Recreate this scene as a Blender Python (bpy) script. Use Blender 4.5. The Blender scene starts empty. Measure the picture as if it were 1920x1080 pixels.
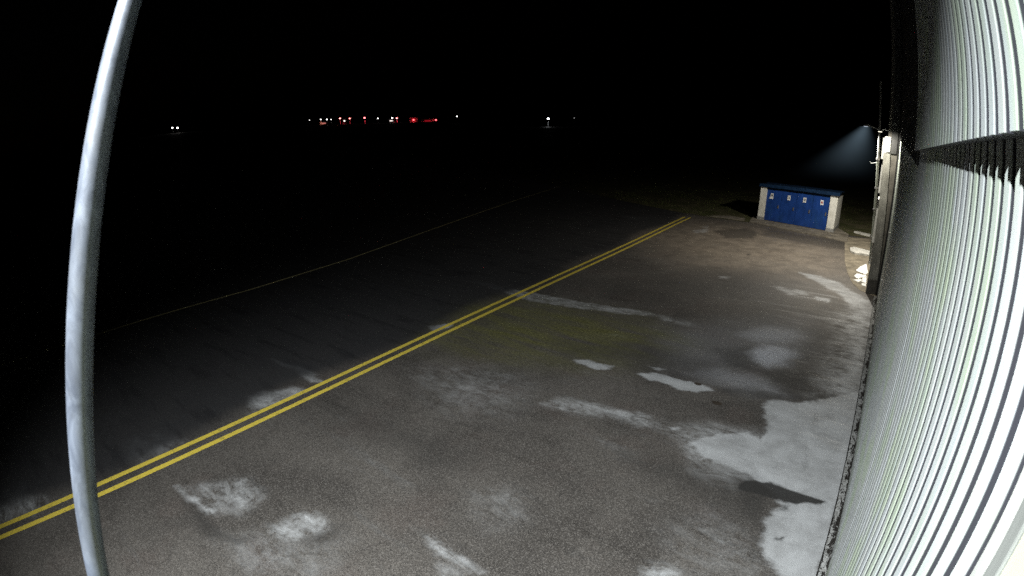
import bpy, bmesh, math, random
import numpy as np
from mathutils import Vector, Matrix

# ------------------------------------------------------------------ data
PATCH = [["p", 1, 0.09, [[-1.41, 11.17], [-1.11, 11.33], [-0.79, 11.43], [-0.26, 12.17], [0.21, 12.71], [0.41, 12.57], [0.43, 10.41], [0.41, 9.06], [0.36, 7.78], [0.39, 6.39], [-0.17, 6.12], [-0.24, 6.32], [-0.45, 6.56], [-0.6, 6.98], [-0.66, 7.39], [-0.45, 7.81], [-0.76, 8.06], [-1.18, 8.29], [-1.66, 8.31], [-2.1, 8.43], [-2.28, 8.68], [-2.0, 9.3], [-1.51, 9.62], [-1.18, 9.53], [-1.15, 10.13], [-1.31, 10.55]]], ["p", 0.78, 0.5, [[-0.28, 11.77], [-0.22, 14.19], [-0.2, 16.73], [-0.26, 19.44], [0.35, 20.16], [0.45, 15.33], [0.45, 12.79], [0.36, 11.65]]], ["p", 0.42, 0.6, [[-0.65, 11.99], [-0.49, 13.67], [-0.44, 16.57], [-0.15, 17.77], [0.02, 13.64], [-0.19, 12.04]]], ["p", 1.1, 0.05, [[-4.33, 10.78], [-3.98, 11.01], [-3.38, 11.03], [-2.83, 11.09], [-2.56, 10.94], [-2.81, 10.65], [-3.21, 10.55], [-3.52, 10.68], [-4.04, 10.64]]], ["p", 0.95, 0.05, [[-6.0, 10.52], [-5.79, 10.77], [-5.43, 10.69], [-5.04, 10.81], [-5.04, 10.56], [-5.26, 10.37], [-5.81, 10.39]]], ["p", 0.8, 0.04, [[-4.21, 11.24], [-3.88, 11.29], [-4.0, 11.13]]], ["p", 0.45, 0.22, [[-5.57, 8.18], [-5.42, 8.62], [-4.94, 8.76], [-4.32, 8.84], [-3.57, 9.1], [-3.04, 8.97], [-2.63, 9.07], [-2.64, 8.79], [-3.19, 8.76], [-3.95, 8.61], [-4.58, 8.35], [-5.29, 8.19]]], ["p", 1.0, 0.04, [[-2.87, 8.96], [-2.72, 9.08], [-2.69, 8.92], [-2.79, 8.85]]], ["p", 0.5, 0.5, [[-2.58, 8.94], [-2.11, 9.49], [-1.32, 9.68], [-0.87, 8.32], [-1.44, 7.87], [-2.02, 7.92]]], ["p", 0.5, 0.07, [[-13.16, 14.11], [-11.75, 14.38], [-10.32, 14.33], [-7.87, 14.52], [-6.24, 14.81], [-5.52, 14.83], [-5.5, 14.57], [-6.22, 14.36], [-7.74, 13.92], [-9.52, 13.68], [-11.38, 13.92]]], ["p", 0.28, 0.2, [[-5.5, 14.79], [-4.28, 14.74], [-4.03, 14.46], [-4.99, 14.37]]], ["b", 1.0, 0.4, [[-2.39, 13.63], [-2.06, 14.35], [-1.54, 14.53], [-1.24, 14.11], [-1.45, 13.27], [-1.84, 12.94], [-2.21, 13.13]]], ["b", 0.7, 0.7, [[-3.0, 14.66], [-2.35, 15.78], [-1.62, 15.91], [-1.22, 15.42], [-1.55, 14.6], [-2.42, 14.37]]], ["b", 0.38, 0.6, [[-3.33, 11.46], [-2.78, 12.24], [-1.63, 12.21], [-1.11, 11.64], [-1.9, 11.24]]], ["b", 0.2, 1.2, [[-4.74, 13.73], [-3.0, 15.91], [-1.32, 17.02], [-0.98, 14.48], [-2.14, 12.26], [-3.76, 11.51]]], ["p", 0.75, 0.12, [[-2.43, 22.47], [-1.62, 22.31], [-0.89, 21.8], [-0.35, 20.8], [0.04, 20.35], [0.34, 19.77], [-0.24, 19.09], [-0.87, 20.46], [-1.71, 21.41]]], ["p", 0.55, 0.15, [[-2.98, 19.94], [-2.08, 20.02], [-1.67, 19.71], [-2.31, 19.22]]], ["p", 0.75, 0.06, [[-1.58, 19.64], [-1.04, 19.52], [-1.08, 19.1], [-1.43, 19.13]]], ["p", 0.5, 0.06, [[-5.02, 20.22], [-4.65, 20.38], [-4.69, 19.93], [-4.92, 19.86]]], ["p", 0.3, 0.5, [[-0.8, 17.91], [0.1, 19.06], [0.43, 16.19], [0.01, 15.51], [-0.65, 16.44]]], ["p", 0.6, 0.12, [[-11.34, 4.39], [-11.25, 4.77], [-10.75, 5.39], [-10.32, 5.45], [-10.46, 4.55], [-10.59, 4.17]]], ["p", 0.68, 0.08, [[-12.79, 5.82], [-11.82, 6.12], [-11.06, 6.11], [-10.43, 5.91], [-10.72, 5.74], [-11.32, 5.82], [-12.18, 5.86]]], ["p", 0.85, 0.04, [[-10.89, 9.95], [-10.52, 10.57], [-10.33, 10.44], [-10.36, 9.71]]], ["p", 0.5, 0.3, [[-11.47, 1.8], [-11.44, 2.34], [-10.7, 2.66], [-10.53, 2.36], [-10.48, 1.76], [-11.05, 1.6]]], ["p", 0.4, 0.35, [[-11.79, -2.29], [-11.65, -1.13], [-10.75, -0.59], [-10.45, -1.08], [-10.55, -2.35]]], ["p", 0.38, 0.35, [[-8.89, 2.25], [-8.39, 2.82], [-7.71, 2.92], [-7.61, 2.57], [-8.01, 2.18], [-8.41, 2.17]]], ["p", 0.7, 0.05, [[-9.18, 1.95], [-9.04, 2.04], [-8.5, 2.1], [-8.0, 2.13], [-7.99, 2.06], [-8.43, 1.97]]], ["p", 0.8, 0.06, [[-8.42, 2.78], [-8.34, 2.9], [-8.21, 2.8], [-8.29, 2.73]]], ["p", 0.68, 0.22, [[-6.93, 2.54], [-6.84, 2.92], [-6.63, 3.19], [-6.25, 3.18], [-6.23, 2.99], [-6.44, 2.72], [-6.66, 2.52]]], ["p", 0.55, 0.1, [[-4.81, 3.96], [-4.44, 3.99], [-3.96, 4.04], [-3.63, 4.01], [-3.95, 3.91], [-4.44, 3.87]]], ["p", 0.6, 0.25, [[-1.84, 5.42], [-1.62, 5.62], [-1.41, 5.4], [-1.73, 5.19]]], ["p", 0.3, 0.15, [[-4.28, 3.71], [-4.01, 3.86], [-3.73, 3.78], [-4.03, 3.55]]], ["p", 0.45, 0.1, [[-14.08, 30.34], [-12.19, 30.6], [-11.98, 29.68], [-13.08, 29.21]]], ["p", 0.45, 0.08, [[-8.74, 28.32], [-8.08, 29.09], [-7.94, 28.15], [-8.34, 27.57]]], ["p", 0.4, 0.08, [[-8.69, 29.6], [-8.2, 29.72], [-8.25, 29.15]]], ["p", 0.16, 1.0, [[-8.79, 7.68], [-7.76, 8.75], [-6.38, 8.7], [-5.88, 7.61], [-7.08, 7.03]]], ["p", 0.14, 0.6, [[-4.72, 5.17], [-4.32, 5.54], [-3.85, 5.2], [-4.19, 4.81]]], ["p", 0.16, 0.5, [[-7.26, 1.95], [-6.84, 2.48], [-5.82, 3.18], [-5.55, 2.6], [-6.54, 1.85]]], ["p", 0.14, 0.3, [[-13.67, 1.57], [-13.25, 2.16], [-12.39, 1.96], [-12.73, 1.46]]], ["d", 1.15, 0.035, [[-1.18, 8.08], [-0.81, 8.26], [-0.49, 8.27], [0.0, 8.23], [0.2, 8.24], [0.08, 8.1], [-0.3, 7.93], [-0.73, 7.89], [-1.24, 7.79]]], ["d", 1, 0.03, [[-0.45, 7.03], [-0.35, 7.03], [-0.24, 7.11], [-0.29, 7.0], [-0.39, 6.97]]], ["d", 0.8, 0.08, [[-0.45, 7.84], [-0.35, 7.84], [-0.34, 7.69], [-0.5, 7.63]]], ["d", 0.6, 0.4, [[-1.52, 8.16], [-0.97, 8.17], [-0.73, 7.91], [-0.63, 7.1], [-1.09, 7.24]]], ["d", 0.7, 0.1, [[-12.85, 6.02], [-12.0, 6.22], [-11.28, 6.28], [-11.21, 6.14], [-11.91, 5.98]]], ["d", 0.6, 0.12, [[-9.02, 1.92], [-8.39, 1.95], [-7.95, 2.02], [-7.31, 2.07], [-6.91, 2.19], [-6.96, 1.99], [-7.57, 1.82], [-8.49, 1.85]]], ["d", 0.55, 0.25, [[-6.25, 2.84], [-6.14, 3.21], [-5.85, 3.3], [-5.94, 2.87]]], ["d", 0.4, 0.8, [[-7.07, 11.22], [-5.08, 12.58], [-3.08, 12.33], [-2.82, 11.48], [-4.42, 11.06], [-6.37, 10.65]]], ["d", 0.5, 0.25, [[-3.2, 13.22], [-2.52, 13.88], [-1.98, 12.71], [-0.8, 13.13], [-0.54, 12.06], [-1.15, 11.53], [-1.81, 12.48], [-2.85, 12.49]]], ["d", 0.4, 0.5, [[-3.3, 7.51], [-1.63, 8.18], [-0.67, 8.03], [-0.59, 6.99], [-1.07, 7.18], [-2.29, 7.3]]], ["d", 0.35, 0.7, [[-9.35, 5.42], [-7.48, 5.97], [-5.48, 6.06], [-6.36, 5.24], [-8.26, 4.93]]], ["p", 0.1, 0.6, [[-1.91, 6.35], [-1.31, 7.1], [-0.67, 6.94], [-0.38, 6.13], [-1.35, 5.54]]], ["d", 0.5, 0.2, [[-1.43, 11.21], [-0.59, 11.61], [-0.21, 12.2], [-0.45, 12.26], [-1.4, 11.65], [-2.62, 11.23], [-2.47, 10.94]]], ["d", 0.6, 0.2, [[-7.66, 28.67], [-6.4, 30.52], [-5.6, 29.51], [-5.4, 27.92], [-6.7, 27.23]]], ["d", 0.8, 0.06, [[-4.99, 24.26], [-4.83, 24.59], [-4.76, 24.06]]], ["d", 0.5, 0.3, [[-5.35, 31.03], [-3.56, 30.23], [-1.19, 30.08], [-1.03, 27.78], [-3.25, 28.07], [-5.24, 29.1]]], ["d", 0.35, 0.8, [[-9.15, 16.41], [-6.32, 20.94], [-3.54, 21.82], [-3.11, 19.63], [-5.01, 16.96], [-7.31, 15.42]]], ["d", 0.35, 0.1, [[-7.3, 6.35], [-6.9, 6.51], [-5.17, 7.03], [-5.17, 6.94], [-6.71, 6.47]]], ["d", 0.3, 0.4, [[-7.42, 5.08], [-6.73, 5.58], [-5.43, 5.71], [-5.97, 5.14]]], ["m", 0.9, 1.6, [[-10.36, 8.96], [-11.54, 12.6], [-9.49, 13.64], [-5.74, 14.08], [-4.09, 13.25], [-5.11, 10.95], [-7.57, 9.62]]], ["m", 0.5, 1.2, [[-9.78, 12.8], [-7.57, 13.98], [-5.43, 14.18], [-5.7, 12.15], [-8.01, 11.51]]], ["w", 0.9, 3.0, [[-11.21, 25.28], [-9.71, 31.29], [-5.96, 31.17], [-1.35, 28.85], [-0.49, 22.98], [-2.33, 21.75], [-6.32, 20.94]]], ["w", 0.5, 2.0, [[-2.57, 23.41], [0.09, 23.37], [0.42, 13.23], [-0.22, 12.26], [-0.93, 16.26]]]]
FAINT = [[-19.88, -1.17], [-19.87, -0.9], [-19.42, 2.98], [-19.4, 8.61], [-19.97, 13.49], [-21.39, 19.99], [-24.0, 32.39], [-25.47, 41.15], [-26.56, 46.56]]
SLAB = [[-6.64, 32.24], [-4.44, 31.13], [-2.86, 30.4], [-1.95, 29.97], [-1.21, 29.64], [-1.3, 31.68], [-1.93, 33.07], [-6.43, 34.9], [-6.86, 34.18]]
PAVE = [[-1.33, 29.55], [-1.02, 25.48], [-0.77, 23.5], [-0.47, 22.0], [-0.15, 21.21], [0.38, 20.78]]
APRON = [[-22.62, 39.69], [-17.13, 36.3], [-11.96, 33.75], [-9.15, 32.7], [-6.64, 32.24]]
SCRAP = [[[-0.48, 24.06], [-0.35, 24.82], [-0.12, 25.48], [-0.02, 24.01], [-0.08, 23.6], [-0.3, 23.81]], [[-0.5, 23.14], [-0.4, 23.56], [-0.08, 23.52], [-0.02, 23.21], [-0.25, 22.97], [-0.32, 22.75]], [[-0.48, 22.48], [-0.24, 22.8], [-0.15, 22.61], [-0.29, 22.28]], [[-0.17, 23.02], [-0.03, 23.29], [-0.02, 22.3], [-0.16, 22.36]], [[-0.15, 22.21], [0.02, 22.24], [0.0, 21.84], [-0.14, 21.9]]]
KERB = [[-1.0, 28.05], [-0.82, 28.3], [0.02, 27.79], [-0.0, 27.08], [-0.7, 27.05], [-0.93, 27.36]]
PLANK = [[-1.08, 32.5], [-1.01, 32.72], [-0.21, 32.33], [-0.22, 31.85]]
POLY = [0.05464490134391915, 0.0006852011982530735, -0.00015379598623419633, 5.672474456907975e-06]
ROT = [[0.798778, -0.17386, 0.575956], [0.601292, 0.262578, -0.754653], [-0.020029, 0.949118, 0.314282]]
POLE = [[-0.8933, -0.0159, 5.3454], [-0.9011, 0.0023, 5.3928], [-0.909, 0.0204, 5.4405], [-0.9169, 0.0384, 5.4885], [-0.9249, 0.0563, 5.5367], [-0.9329, 0.074, 5.5851], [-0.9411, 0.0917, 5.6339], [-0.9493, 0.1093, 5.6829], [-0.9576, 0.1268, 5.7322], [-0.9659, 0.1441, 5.7817], [-0.9743, 0.1614, 5.8315], [-0.9828, 0.1785, 5.8816], [-0.9914, 0.1956, 5.9319], [-1.0, 0.2125, 5.9825], [-1.0087, 0.2293, 6.0334], [-1.0175, 0.2461, 6.0845], [-1.0264, 0.2627, 6.1359], [-1.0353, 0.2792, 6.1875], [-1.0443, 0.2956, 6.2395]]
H = 6.0                      # camera height, metres; +Y runs along the hall wall, X=0.45 is the wall
random.seed(7)
scene = bpy.context.scene
col = scene.collection

# ------------------------------------------------------------------ helpers
def tag(o, label=None, cat=None, group=None, kind=None):
    if label: o['label'] = label
    if cat: o['category'] = cat
    if group: o['group'] = group
    if kind: o['kind'] = kind
    return o

def empty(name, loc=(0, 0, 0), rz=0, label=None, cat=None, group=None):
    o = bpy.data.objects.new(name, None)
    o.location = loc; o.rotation_euler = (0, 0, rz); o.empty_display_size = .2
    col.objects.link(o)
    return tag(o, label, cat, group)

class MB:
    """collects vertices and faces of ONE mesh"""
    def __init__(s): s.v = []; s.f = []
    def add(s, v, f):
        b = len(s.v); s.v += [tuple(p) for p in v]; s.f += [tuple(i + b for i in q) for q in f]
    def box(s, a, b, M=None):
        x0, y0, z0 = a; x1, y1, z1 = b
        v = [(x0,y0,z0),(x1,y0,z0),(x1,y1,z0),(x0,y1,z0),(x0,y0,z1),(x1,y0,z1),(x1,y1,z1),(x0,y1,z1)]
        if M: v = [M @ Vector(p) for p in v]
        s.add(v, [(0,3,2,1),(4,5,6,7),(0,1,5,4),(1,2,6,5),(2,3,7,6),(3,0,4,7)])
    def hexa(s, v):
        s.add(v, [(0,3,2,1),(4,5,6,7),(0,1,5,4),(1,2,6,5),(2,3,7,6),(3,0,4,7)])
    def tube(s, pts, r, n=12, cap=True):
        pts = [Vector(p) for p in pts]; rs = r if isinstance(r, (list, tuple)) else [r]*len(pts)
        b = len(s.v)
        for i, p in enumerate(pts):
            d = (pts[min(i+1, len(pts)-1)] - pts[max(i-1, 0)]).normalized()
            u = d.cross(Vector((0, 0, 1)) if abs(d.z) < .9 else Vector((1, 0, 0))).normalized(); w = d.cross(u)
            for k in range(n):
                a = 2*math.pi*k/n
                s.v.append(tuple(p + rs[i]*(math.cos(a)*u + math.sin(a)*w)))
        for i in range(len(pts)-1):
            for k in range(n):
                s.f.append((b+i*n+k, b+i*n+(k+1) % n, b+(i+1)*n+(k+1) % n, b+(i+1)*n+k))
        if cap:
            s.f.append(tuple(b+k for k in range(n))[::-1]); s.f.append(tuple(b+(len(pts)-1)*n+k for k in range(n)))
    def poly(s, pts, z0, z1):
        n = len(pts)
        v = [(x, y, z0) for x, y in pts] + [(x, y, z1) for x, y in pts]
        s.add(v, [tuple(range(n))[::-1], tuple(range(n, 2*n))] + [(i, (i+1) % n, n+(i+1) % n, n+i) for i in range(n)])
    def build(s, name, mat, parent=None, bevel=0, smooth=False):
        me = bpy.data.meshes.new(name); me.from_pydata(s.v, [], s.f); me.update()
        bm = bmesh.new(); bm.from_mesh(me)
        bmesh.ops.recalc_face_normals(bm, faces=bm.faces)
        bm.to_mesh(me); bm.free()
        me.materials.append(mat)
        if smooth:
            for p in me.polygons: p.use_smooth = True
        o = bpy.data.objects.new(name, me); col.objects.link(o)
        if parent: o.parent = parent
        if bevel:
            m = o.modifiers.new('bevel', 'BEVEL'); m.width = bevel; m.segments = 2; m.limit_method = 'ANGLE'
        return o

# ------------------------------------------------------------------ materials
class NT:
    def __init__(s, name):
        s.m = bpy.data.materials.new(name); s.m.use_nodes = True
        s.t = s.m.node_tree; s.n = s.t.nodes; s.b = s.n['Principled BSDF']
        s.out = s.n['Material Output']
    def link(s, a, b): s.t.links.new(a, b)
    def val(s, inp, v):
        if isinstance(v, bpy.types.NodeSocket): s.link(v, inp)
        else: inp.default_value = v
    def math(s, op, a, b=0.0, c=None, clamp=False):
        n = s.n.new('ShaderNodeMath'); n.operation = op; n.use_clamp = clamp
        s.val(n.inputs[0], a); s.val(n.inputs[1], b)
        if c is not None: s.val(n.inputs[2], c)
        return n.outputs[0]
    def coord(s, scale=(1, 1, 1), kind='Object'):
        c = s.n.new('ShaderNodeTexCoord'); m = s.n.new('ShaderNodeMapping')
        m.inputs['Scale'].default_value = scale
        s.link(c.outputs[kind], m.inputs['Vector']); return m.outputs[0]
    def noise(s, vec, scale, detail=4, rough=.55, dist=0):
        n = s.n.new('ShaderNodeTexNoise'); n.inputs['Scale'].default_value = scale
        n.inputs['Detail'].default_value = detail; n.inputs['Roughness'].default_value = rough
        n.inputs['Distortion'].default_value = dist
        s.link(vec, n.inputs['Vector']); return n.outputs['Fac']
    def ramp(s, fac, lo, hi, smooth=True):
        n = s.n.new('ShaderNodeMapRange'); n.interpolation_type = 'SMOOTHSTEP' if smooth else 'LINEAR'
        n.inputs['From Min'].default_value = lo; n.inputs['From Max'].default_value = hi
        s.val(n.inputs['Value'], fac); return n.outputs[0]
    def mix(s, fac, a, b, mode='MIX'):
        n = s.n.new('ShaderNodeMix'); n.data_type = 'RGBA'; n.blend_type = mode
        s.val(n.inputs[0], fac)
        for k, v in ((6, a), (7, b)):
            if isinstance(v, tuple): n.inputs[k].default_value = (*v[:3], 1)
            else: s.link(v, n.inputs[k])
        return n.outputs[2]
    def attr(s, name):
        n = s.n.new('ShaderNodeAttribute'); n.attribute_name = name; return n.outputs['Fac']
    def bump(s, h, strength=.3, dist=.01):
        n = s.n.new('ShaderNodeBump'); n.inputs['Strength'].default_value = strength
        n.inputs['Distance'].default_value = dist; s.link(h, n.inputs['Height'])
        s.link(n.outputs[0], s.b.inputs['Normal'])
    def set(s, **k):
        names = dict(color='Base Color', rough='Roughness', metal='Metallic', spec='Specular IOR Level',
                     emit='Emission Color', estr='Emission Strength', coat='Coat Weight')
        for a, v in k.items():
            i = s.b.inputs[names[a]]
            if isinstance(v, tuple): i.default_value = (*v, 1)
            else: s.val(i, v)
        return s

def plain(name, c, rough=.6, metal=0, var=.25, scale=6, stretch=(1, 1, 1), spec=.4, dirt=None, bump=0):
    t = NT(name); v = t.coord(stretch)
    n = t.noise(v, scale, 6, .6)
    lo = tuple(x*(1-var) for x in c); hi = tuple(min(1, x*(1+var)) for x in c)
    k = t.mix(t.ramp(n, .3, .7), lo, hi)
    if dirt:
        n2 = t.noise(t.coord((stretch[0], stretch[1], stretch[2])), scale*.35, 8, .7)
        k = t.mix(t.math('MULTIPLY', t.ramp(n2, .5, .75), .7), k, dirt)
    t.set(color=k, rough=t.math('ADD', rough-.1, t.math('MULTIPLY', n, .2)), metal=metal, spec=spec)
    if bump: t.bump(t.noise(v, scale*6, 4), bump)
    return t.m

def glow(name, c, strength):
    t = NT(name); t.set(color=(.02, .02, .02), emit=c, estr=strength, rough=.4); return t.m

M = {}
def cladding_mat(name, c, groove):
    t = NT(name)
    v = t.coord((1, 1, .12)); g = t.coord((1, 1, 1))
    n1 = t.noise(v, 5, 8, .65); n2 = t.noise(g, 1.3, 3); n3 = t.noise(t.coord((.2, 4, .02)), 1.2, 2)
    k = t.mix(t.ramp(n1, .35, .75), tuple(x*1.06 for x in c), tuple(x*.82 for x in c))
    k = t.mix(t.math('MULTIPLY', t.ramp(n2, .42, .65), .65), k, (c[0]*.84, c[1]*.98, c[2]*.66))
    k = t.mix(t.math('MULTIPLY', t.ramp(n3, .4, .7), .28), k, (c[0]*.74, c[1]*.82, c[2]*.97))
    spots = t.ramp(t.noise(g, 38, 2, .5), .74, .78)
    k = t.mix(t.math('MULTIPLY', spots, .5), k, (.1, .1, .09))
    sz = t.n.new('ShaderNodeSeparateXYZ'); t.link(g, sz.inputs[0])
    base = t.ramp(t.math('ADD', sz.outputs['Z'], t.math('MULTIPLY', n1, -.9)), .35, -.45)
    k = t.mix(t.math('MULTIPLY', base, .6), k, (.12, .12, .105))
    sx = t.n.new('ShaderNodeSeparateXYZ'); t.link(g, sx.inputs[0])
    k = t.mix(t.math('MULTIPLY', t.ramp(sx.outputs['X'], groove+.0015, groove+.0085), .97), k, (.018, .018, .026))  # shade between the ribs painted in: colour darkens with depth behind the crown
    t.set(color=k, rough=t.math('ADD', .34, t.math('MULTIPLY', n1, .22)), spec=.45)
    t.bump(t.noise(t.coord((1, 1, .4)), 7, 3), .12, .01)
    return t.m
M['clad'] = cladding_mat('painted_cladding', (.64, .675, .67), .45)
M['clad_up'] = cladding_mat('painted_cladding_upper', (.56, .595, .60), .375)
M['dark_clad'] = plain('dark_cladding', (.045, .045, .045), .6, var=.3, scale=3, stretch=(1, 1, .2))  # shared by dark roofs, annex panel and the painted-shade sheet on the hall
M['black'] = plain('black_gap', (.012, .012, .012), .8)
M['trim'] = plain('trim_metal', (.5, .52, .49), .4, .0, .15, 8, (1, 1, .2), dirt=(.3, .3, .26))
M['trim_dark'] = plain('grey_trim', (.2, .21, .2), .45, 0, .2, 8, (1, 1, .2))
M['cream'] = plain('cream_panel', (.6, .62, .42), .5, 0, .1, 3)
M['pilaster'] = plain('pilaster_render', (.27, .265, .24), .85, 0, .3, 4, (1, 1, .4), dirt=(.14, .13, .1))
M['plinth'] = plain('plinth_render', (.09, .085, .075), .85, 0, .25, 8)
M['annex'] = plain('annex_render', (.16, .15, .13), .85, 0, .3, 3)
M['white'] = plain('white_paint', (.78, .78, .74), .55, 0, .08, 8, dirt=(.55, .53, .45))
M['cream_wall'] = plain('shelter_render', (.76, .75, .69), .85, 0, .1, 5, (1, 1, .5), dirt=(.5, .48, .36))
M['shelter_base'] = plain('shelter_base', (.3, .3, .29), .85, 0, .2, 9)
M['blue_door'] = plain('blue_door_paint', (.013, .052, .235), .40, 0, .2, 3, (1, 1, .5), dirt=(.02, .07, .2))
M['blue_roof'] = plain('blue_roof_sheet', (.007, .024, .062), .45, 0, .2, 4)
M['paper'] = plain('notice_paper', (.82, .82, .8), .7, 0, .04, 5)
M['ink'] = plain('notice_ink', (.03, .03, .035), .7)
M['red_ink'] = plain('notice_red', (.4, .03, .03), .7)
M['post'] = plain('painted_post', (.2, .22, .19), .5, .0, .25, 4, (1, 1, .3), dirt=(.1, .09, .06))
M['steel'] = plain('dull_steel', (.3, .3, .3), .45, .7, .2, 6)
M['concrete'] = plain('old_concrete', (.19, .163, .12), .9, 0, .35, 2.2, dirt=(.1, .09, .06), bump=.2)
M['slab'] = plain('slab_concrete', (.17, .15, .12), .9, 0, .35, 2.5, dirt=(.07, .06, .04), bump=.2)
M['kerb'] = plain('pale_kerb', (.5, .49, .45), .85, 0, .25, 5, dirt=(.2, .18, .14))
M['scrap'] = plain('white_marking', (.8, .8, .77), .8, 0, .08, 7)
M['leaf'] = plain('dead_leaf', (.03, .022, .015), .8)
M['far_wall'] = plain('far_wall', (.2, .2, .2), .8)
M['far_pole'] = plain('far_pole', (.3, .3, .3), .5, .4)

# galvanised tube: mottled zinc spangle with duller and brighter bands
t = NT('galvanised'); v = t.coord((1, 1, .45)); n = t.noise(v, 22, 6, .7, .6); n2 = t.noise(t.coord((1, 1, .5)), 9, 4, .7)
k = t.mix(t.ramp(n, .3, .7), (.028, .033, .044), (.068, .078, .097))
k = t.mix(t.math('MULTIPLY', t.ramp(n2, .45, .7), .5), k, (.04, .043, .046))
t.set(color=k, metal=.25, rough=t.math('ADD', .3, t.math('MULTIPLY', n2, .3)), spec=.5); t.bump(n, .15, .004)
M['galv'] = t.m

# road paint with worn patches
def paint_mat(name, c, wear, grain):
    t = NT(name); v = t.coord()
    n = t.noise(v, 9, 8, .7); g = t.noise(v, 60, 3, .6)
    w = t.ramp(t.math('ADD', t.math('MULTIPLY', n, .7), t.math('MULTIPLY', g, .3)), wear, wear+.12)
    k = t.mix(t.ramp(g, .35, .65), tuple(x*.78 for x in c), c)
    k = t.mix(w, k, (.06, .055, .045)); t.set(color=k, rough=.7, spec=.3); t.bump(g, .25, .004); return t.m
M['yellow'] = paint_mat('yellow_paint', (.66, .52, .075), .535, 60)
M['faded'] = paint_mat('faded_paint', (.62, .55, .28), .55, 60)

# ground asphalt
t = NT('asphalt'); g = t.coord()
big = t.noise(g, .35, 5, .6, .6); mid = t.noise(g, 1.6, 6, .65, .4); fine = t.noise(g, 14, 6, .7); grain = t.noise(g, 75, 3, .7)
vo = t.n.new('ShaderNodeTexVoronoi'); vo.inputs['Scale'].default_value = 42; t.link(g, vo.inputs['Vector'])
streak = t.noise(t.coord((.35, 2.2, 1)), 1.1, 6, .65)
k = t.mix(t.ramp(big, .35, .68), (.054, .047, .041), (.114, .102, .09))
k = t.mix(t.math('MULTIPLY', t.ramp(mid, .5, .72), .6), k, (.098, .088, .078))
k = t.mix(t.math('MULTIPLY', t.ramp(streak, .52, .7), .35), k, (.032, .030, .027))
red = t.noise(g, .8, 3, .5); k = t.mix(t.math('MULTIPLY', t.ramp(red, .5, .68), .45), k, (.088, .066, .056))
g2 = t.noise(g, 48, 3, .85)
k = t.mix(t.math('MULTIPLY', t.ramp(grain, .40, .66), .8), k, (.018, .017, .016))
k = t.mix(t.math('MULTIPLY', t.ramp(g2, .54, .66), .6), k, (.175, .16, .145))
k = t.mix(t.math('MULTIPLY', t.ramp(g2, .47, .36), .7), k, (.018, .016, .015))
vc = t.n.new('ShaderNodeTexVoronoi'); vc.inputs['Scale'].default_value = 62; t.link(g, vc.inputs['Vector'])
cs = t.n.new('ShaderNodeSeparateColor'); t.link(vc.outputs['Color'], cs.inputs[0]); chip = cs.outputs[0]
k = t.mix(t.math('MULTIPLY', t.ramp(chip, .72, .98, False), .5), k, (.18, .167, .155))
k = t.mix(t.math('MULTIPLY', t.ramp(chip, .38, .05, False), .6), k, (.014, .0125, .012))
sp = t.math('MULTIPLY', t.ramp(vo.outputs['Distance'], .32, .12), t.ramp(t.noise(g, 20, 2), .5, .62))
k = t.mix(t.math('MULTIPLY', sp, .55), k, (.23, .21, .19))
pale, blue, dark, olive, warm = (t.attr(a) for a in ('pale', 'blue', 'dark', 'olive', 'warm'))
k = t.mix(t.math('MULTIPLY', warm, .75), k, t.mix(t.ramp(mid, .3, .7), (.125, .102, .078), (.23, .192, .15)))
k = t.mix(t.math('MULTIPLY', olive, t.ramp(streak, .25, .65)), k, t.mix(t.ramp(fine, .35, .65), (.052, .052, .016), (.145, .138, .046)))  # olive tint band across the apron
nn = t.math('ADD', t.math('MULTIPLY', mid, .45), t.math('MULTIPLY', fine, .55))
def ragged(a, amp):
    e = t.math('MULTIPLY', t.math('MULTIPLY', a, t.math('SUBTRACT', 1.05, a)), t.math('MULTIPLY', t.math('SUBTRACT', nn, .5), amp))
    return t.math('ADD', a, e, clamp=True)
frz = t.noise(t.coord((.85, 2.0, 1)), 2.2, 9, .74, .8)
nn2 = t.math('ADD', t.math('MULTIPLY', nn, .4), t.math('MULTIPLY', frz, .6))
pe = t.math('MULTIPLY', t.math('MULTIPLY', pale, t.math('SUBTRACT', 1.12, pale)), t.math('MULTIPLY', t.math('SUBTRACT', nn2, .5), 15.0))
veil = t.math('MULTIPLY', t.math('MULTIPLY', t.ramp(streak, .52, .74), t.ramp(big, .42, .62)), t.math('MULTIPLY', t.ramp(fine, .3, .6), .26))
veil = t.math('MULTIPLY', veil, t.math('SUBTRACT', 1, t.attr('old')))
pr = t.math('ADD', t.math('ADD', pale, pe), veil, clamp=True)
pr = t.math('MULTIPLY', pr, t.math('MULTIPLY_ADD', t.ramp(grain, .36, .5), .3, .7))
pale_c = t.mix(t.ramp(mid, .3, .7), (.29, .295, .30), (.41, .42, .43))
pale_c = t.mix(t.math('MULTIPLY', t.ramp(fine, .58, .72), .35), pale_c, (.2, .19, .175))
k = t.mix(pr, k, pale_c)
blue_sheen = t.math('MULTIPLY', t.math('ADD', blue, 0, clamp=True), t.ramp(grain, .62, .40))
k = t.mix(blue_sheen, k, t.mix(t.ramp(fine, .35, .65), (.48, .50, .56), (.72, .75, .82)))  # bluish sheen spots on the apron, painted into the colour
dr = ragged(dark, 6.0); k = t.mix(t.math('MULTIPLY', dr, .95), k, (.018, .017, .016))
k = t.mix(t.math('MULTIPLY', t.attr('old'), .88), k, (.016, .0165, .019))
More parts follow.
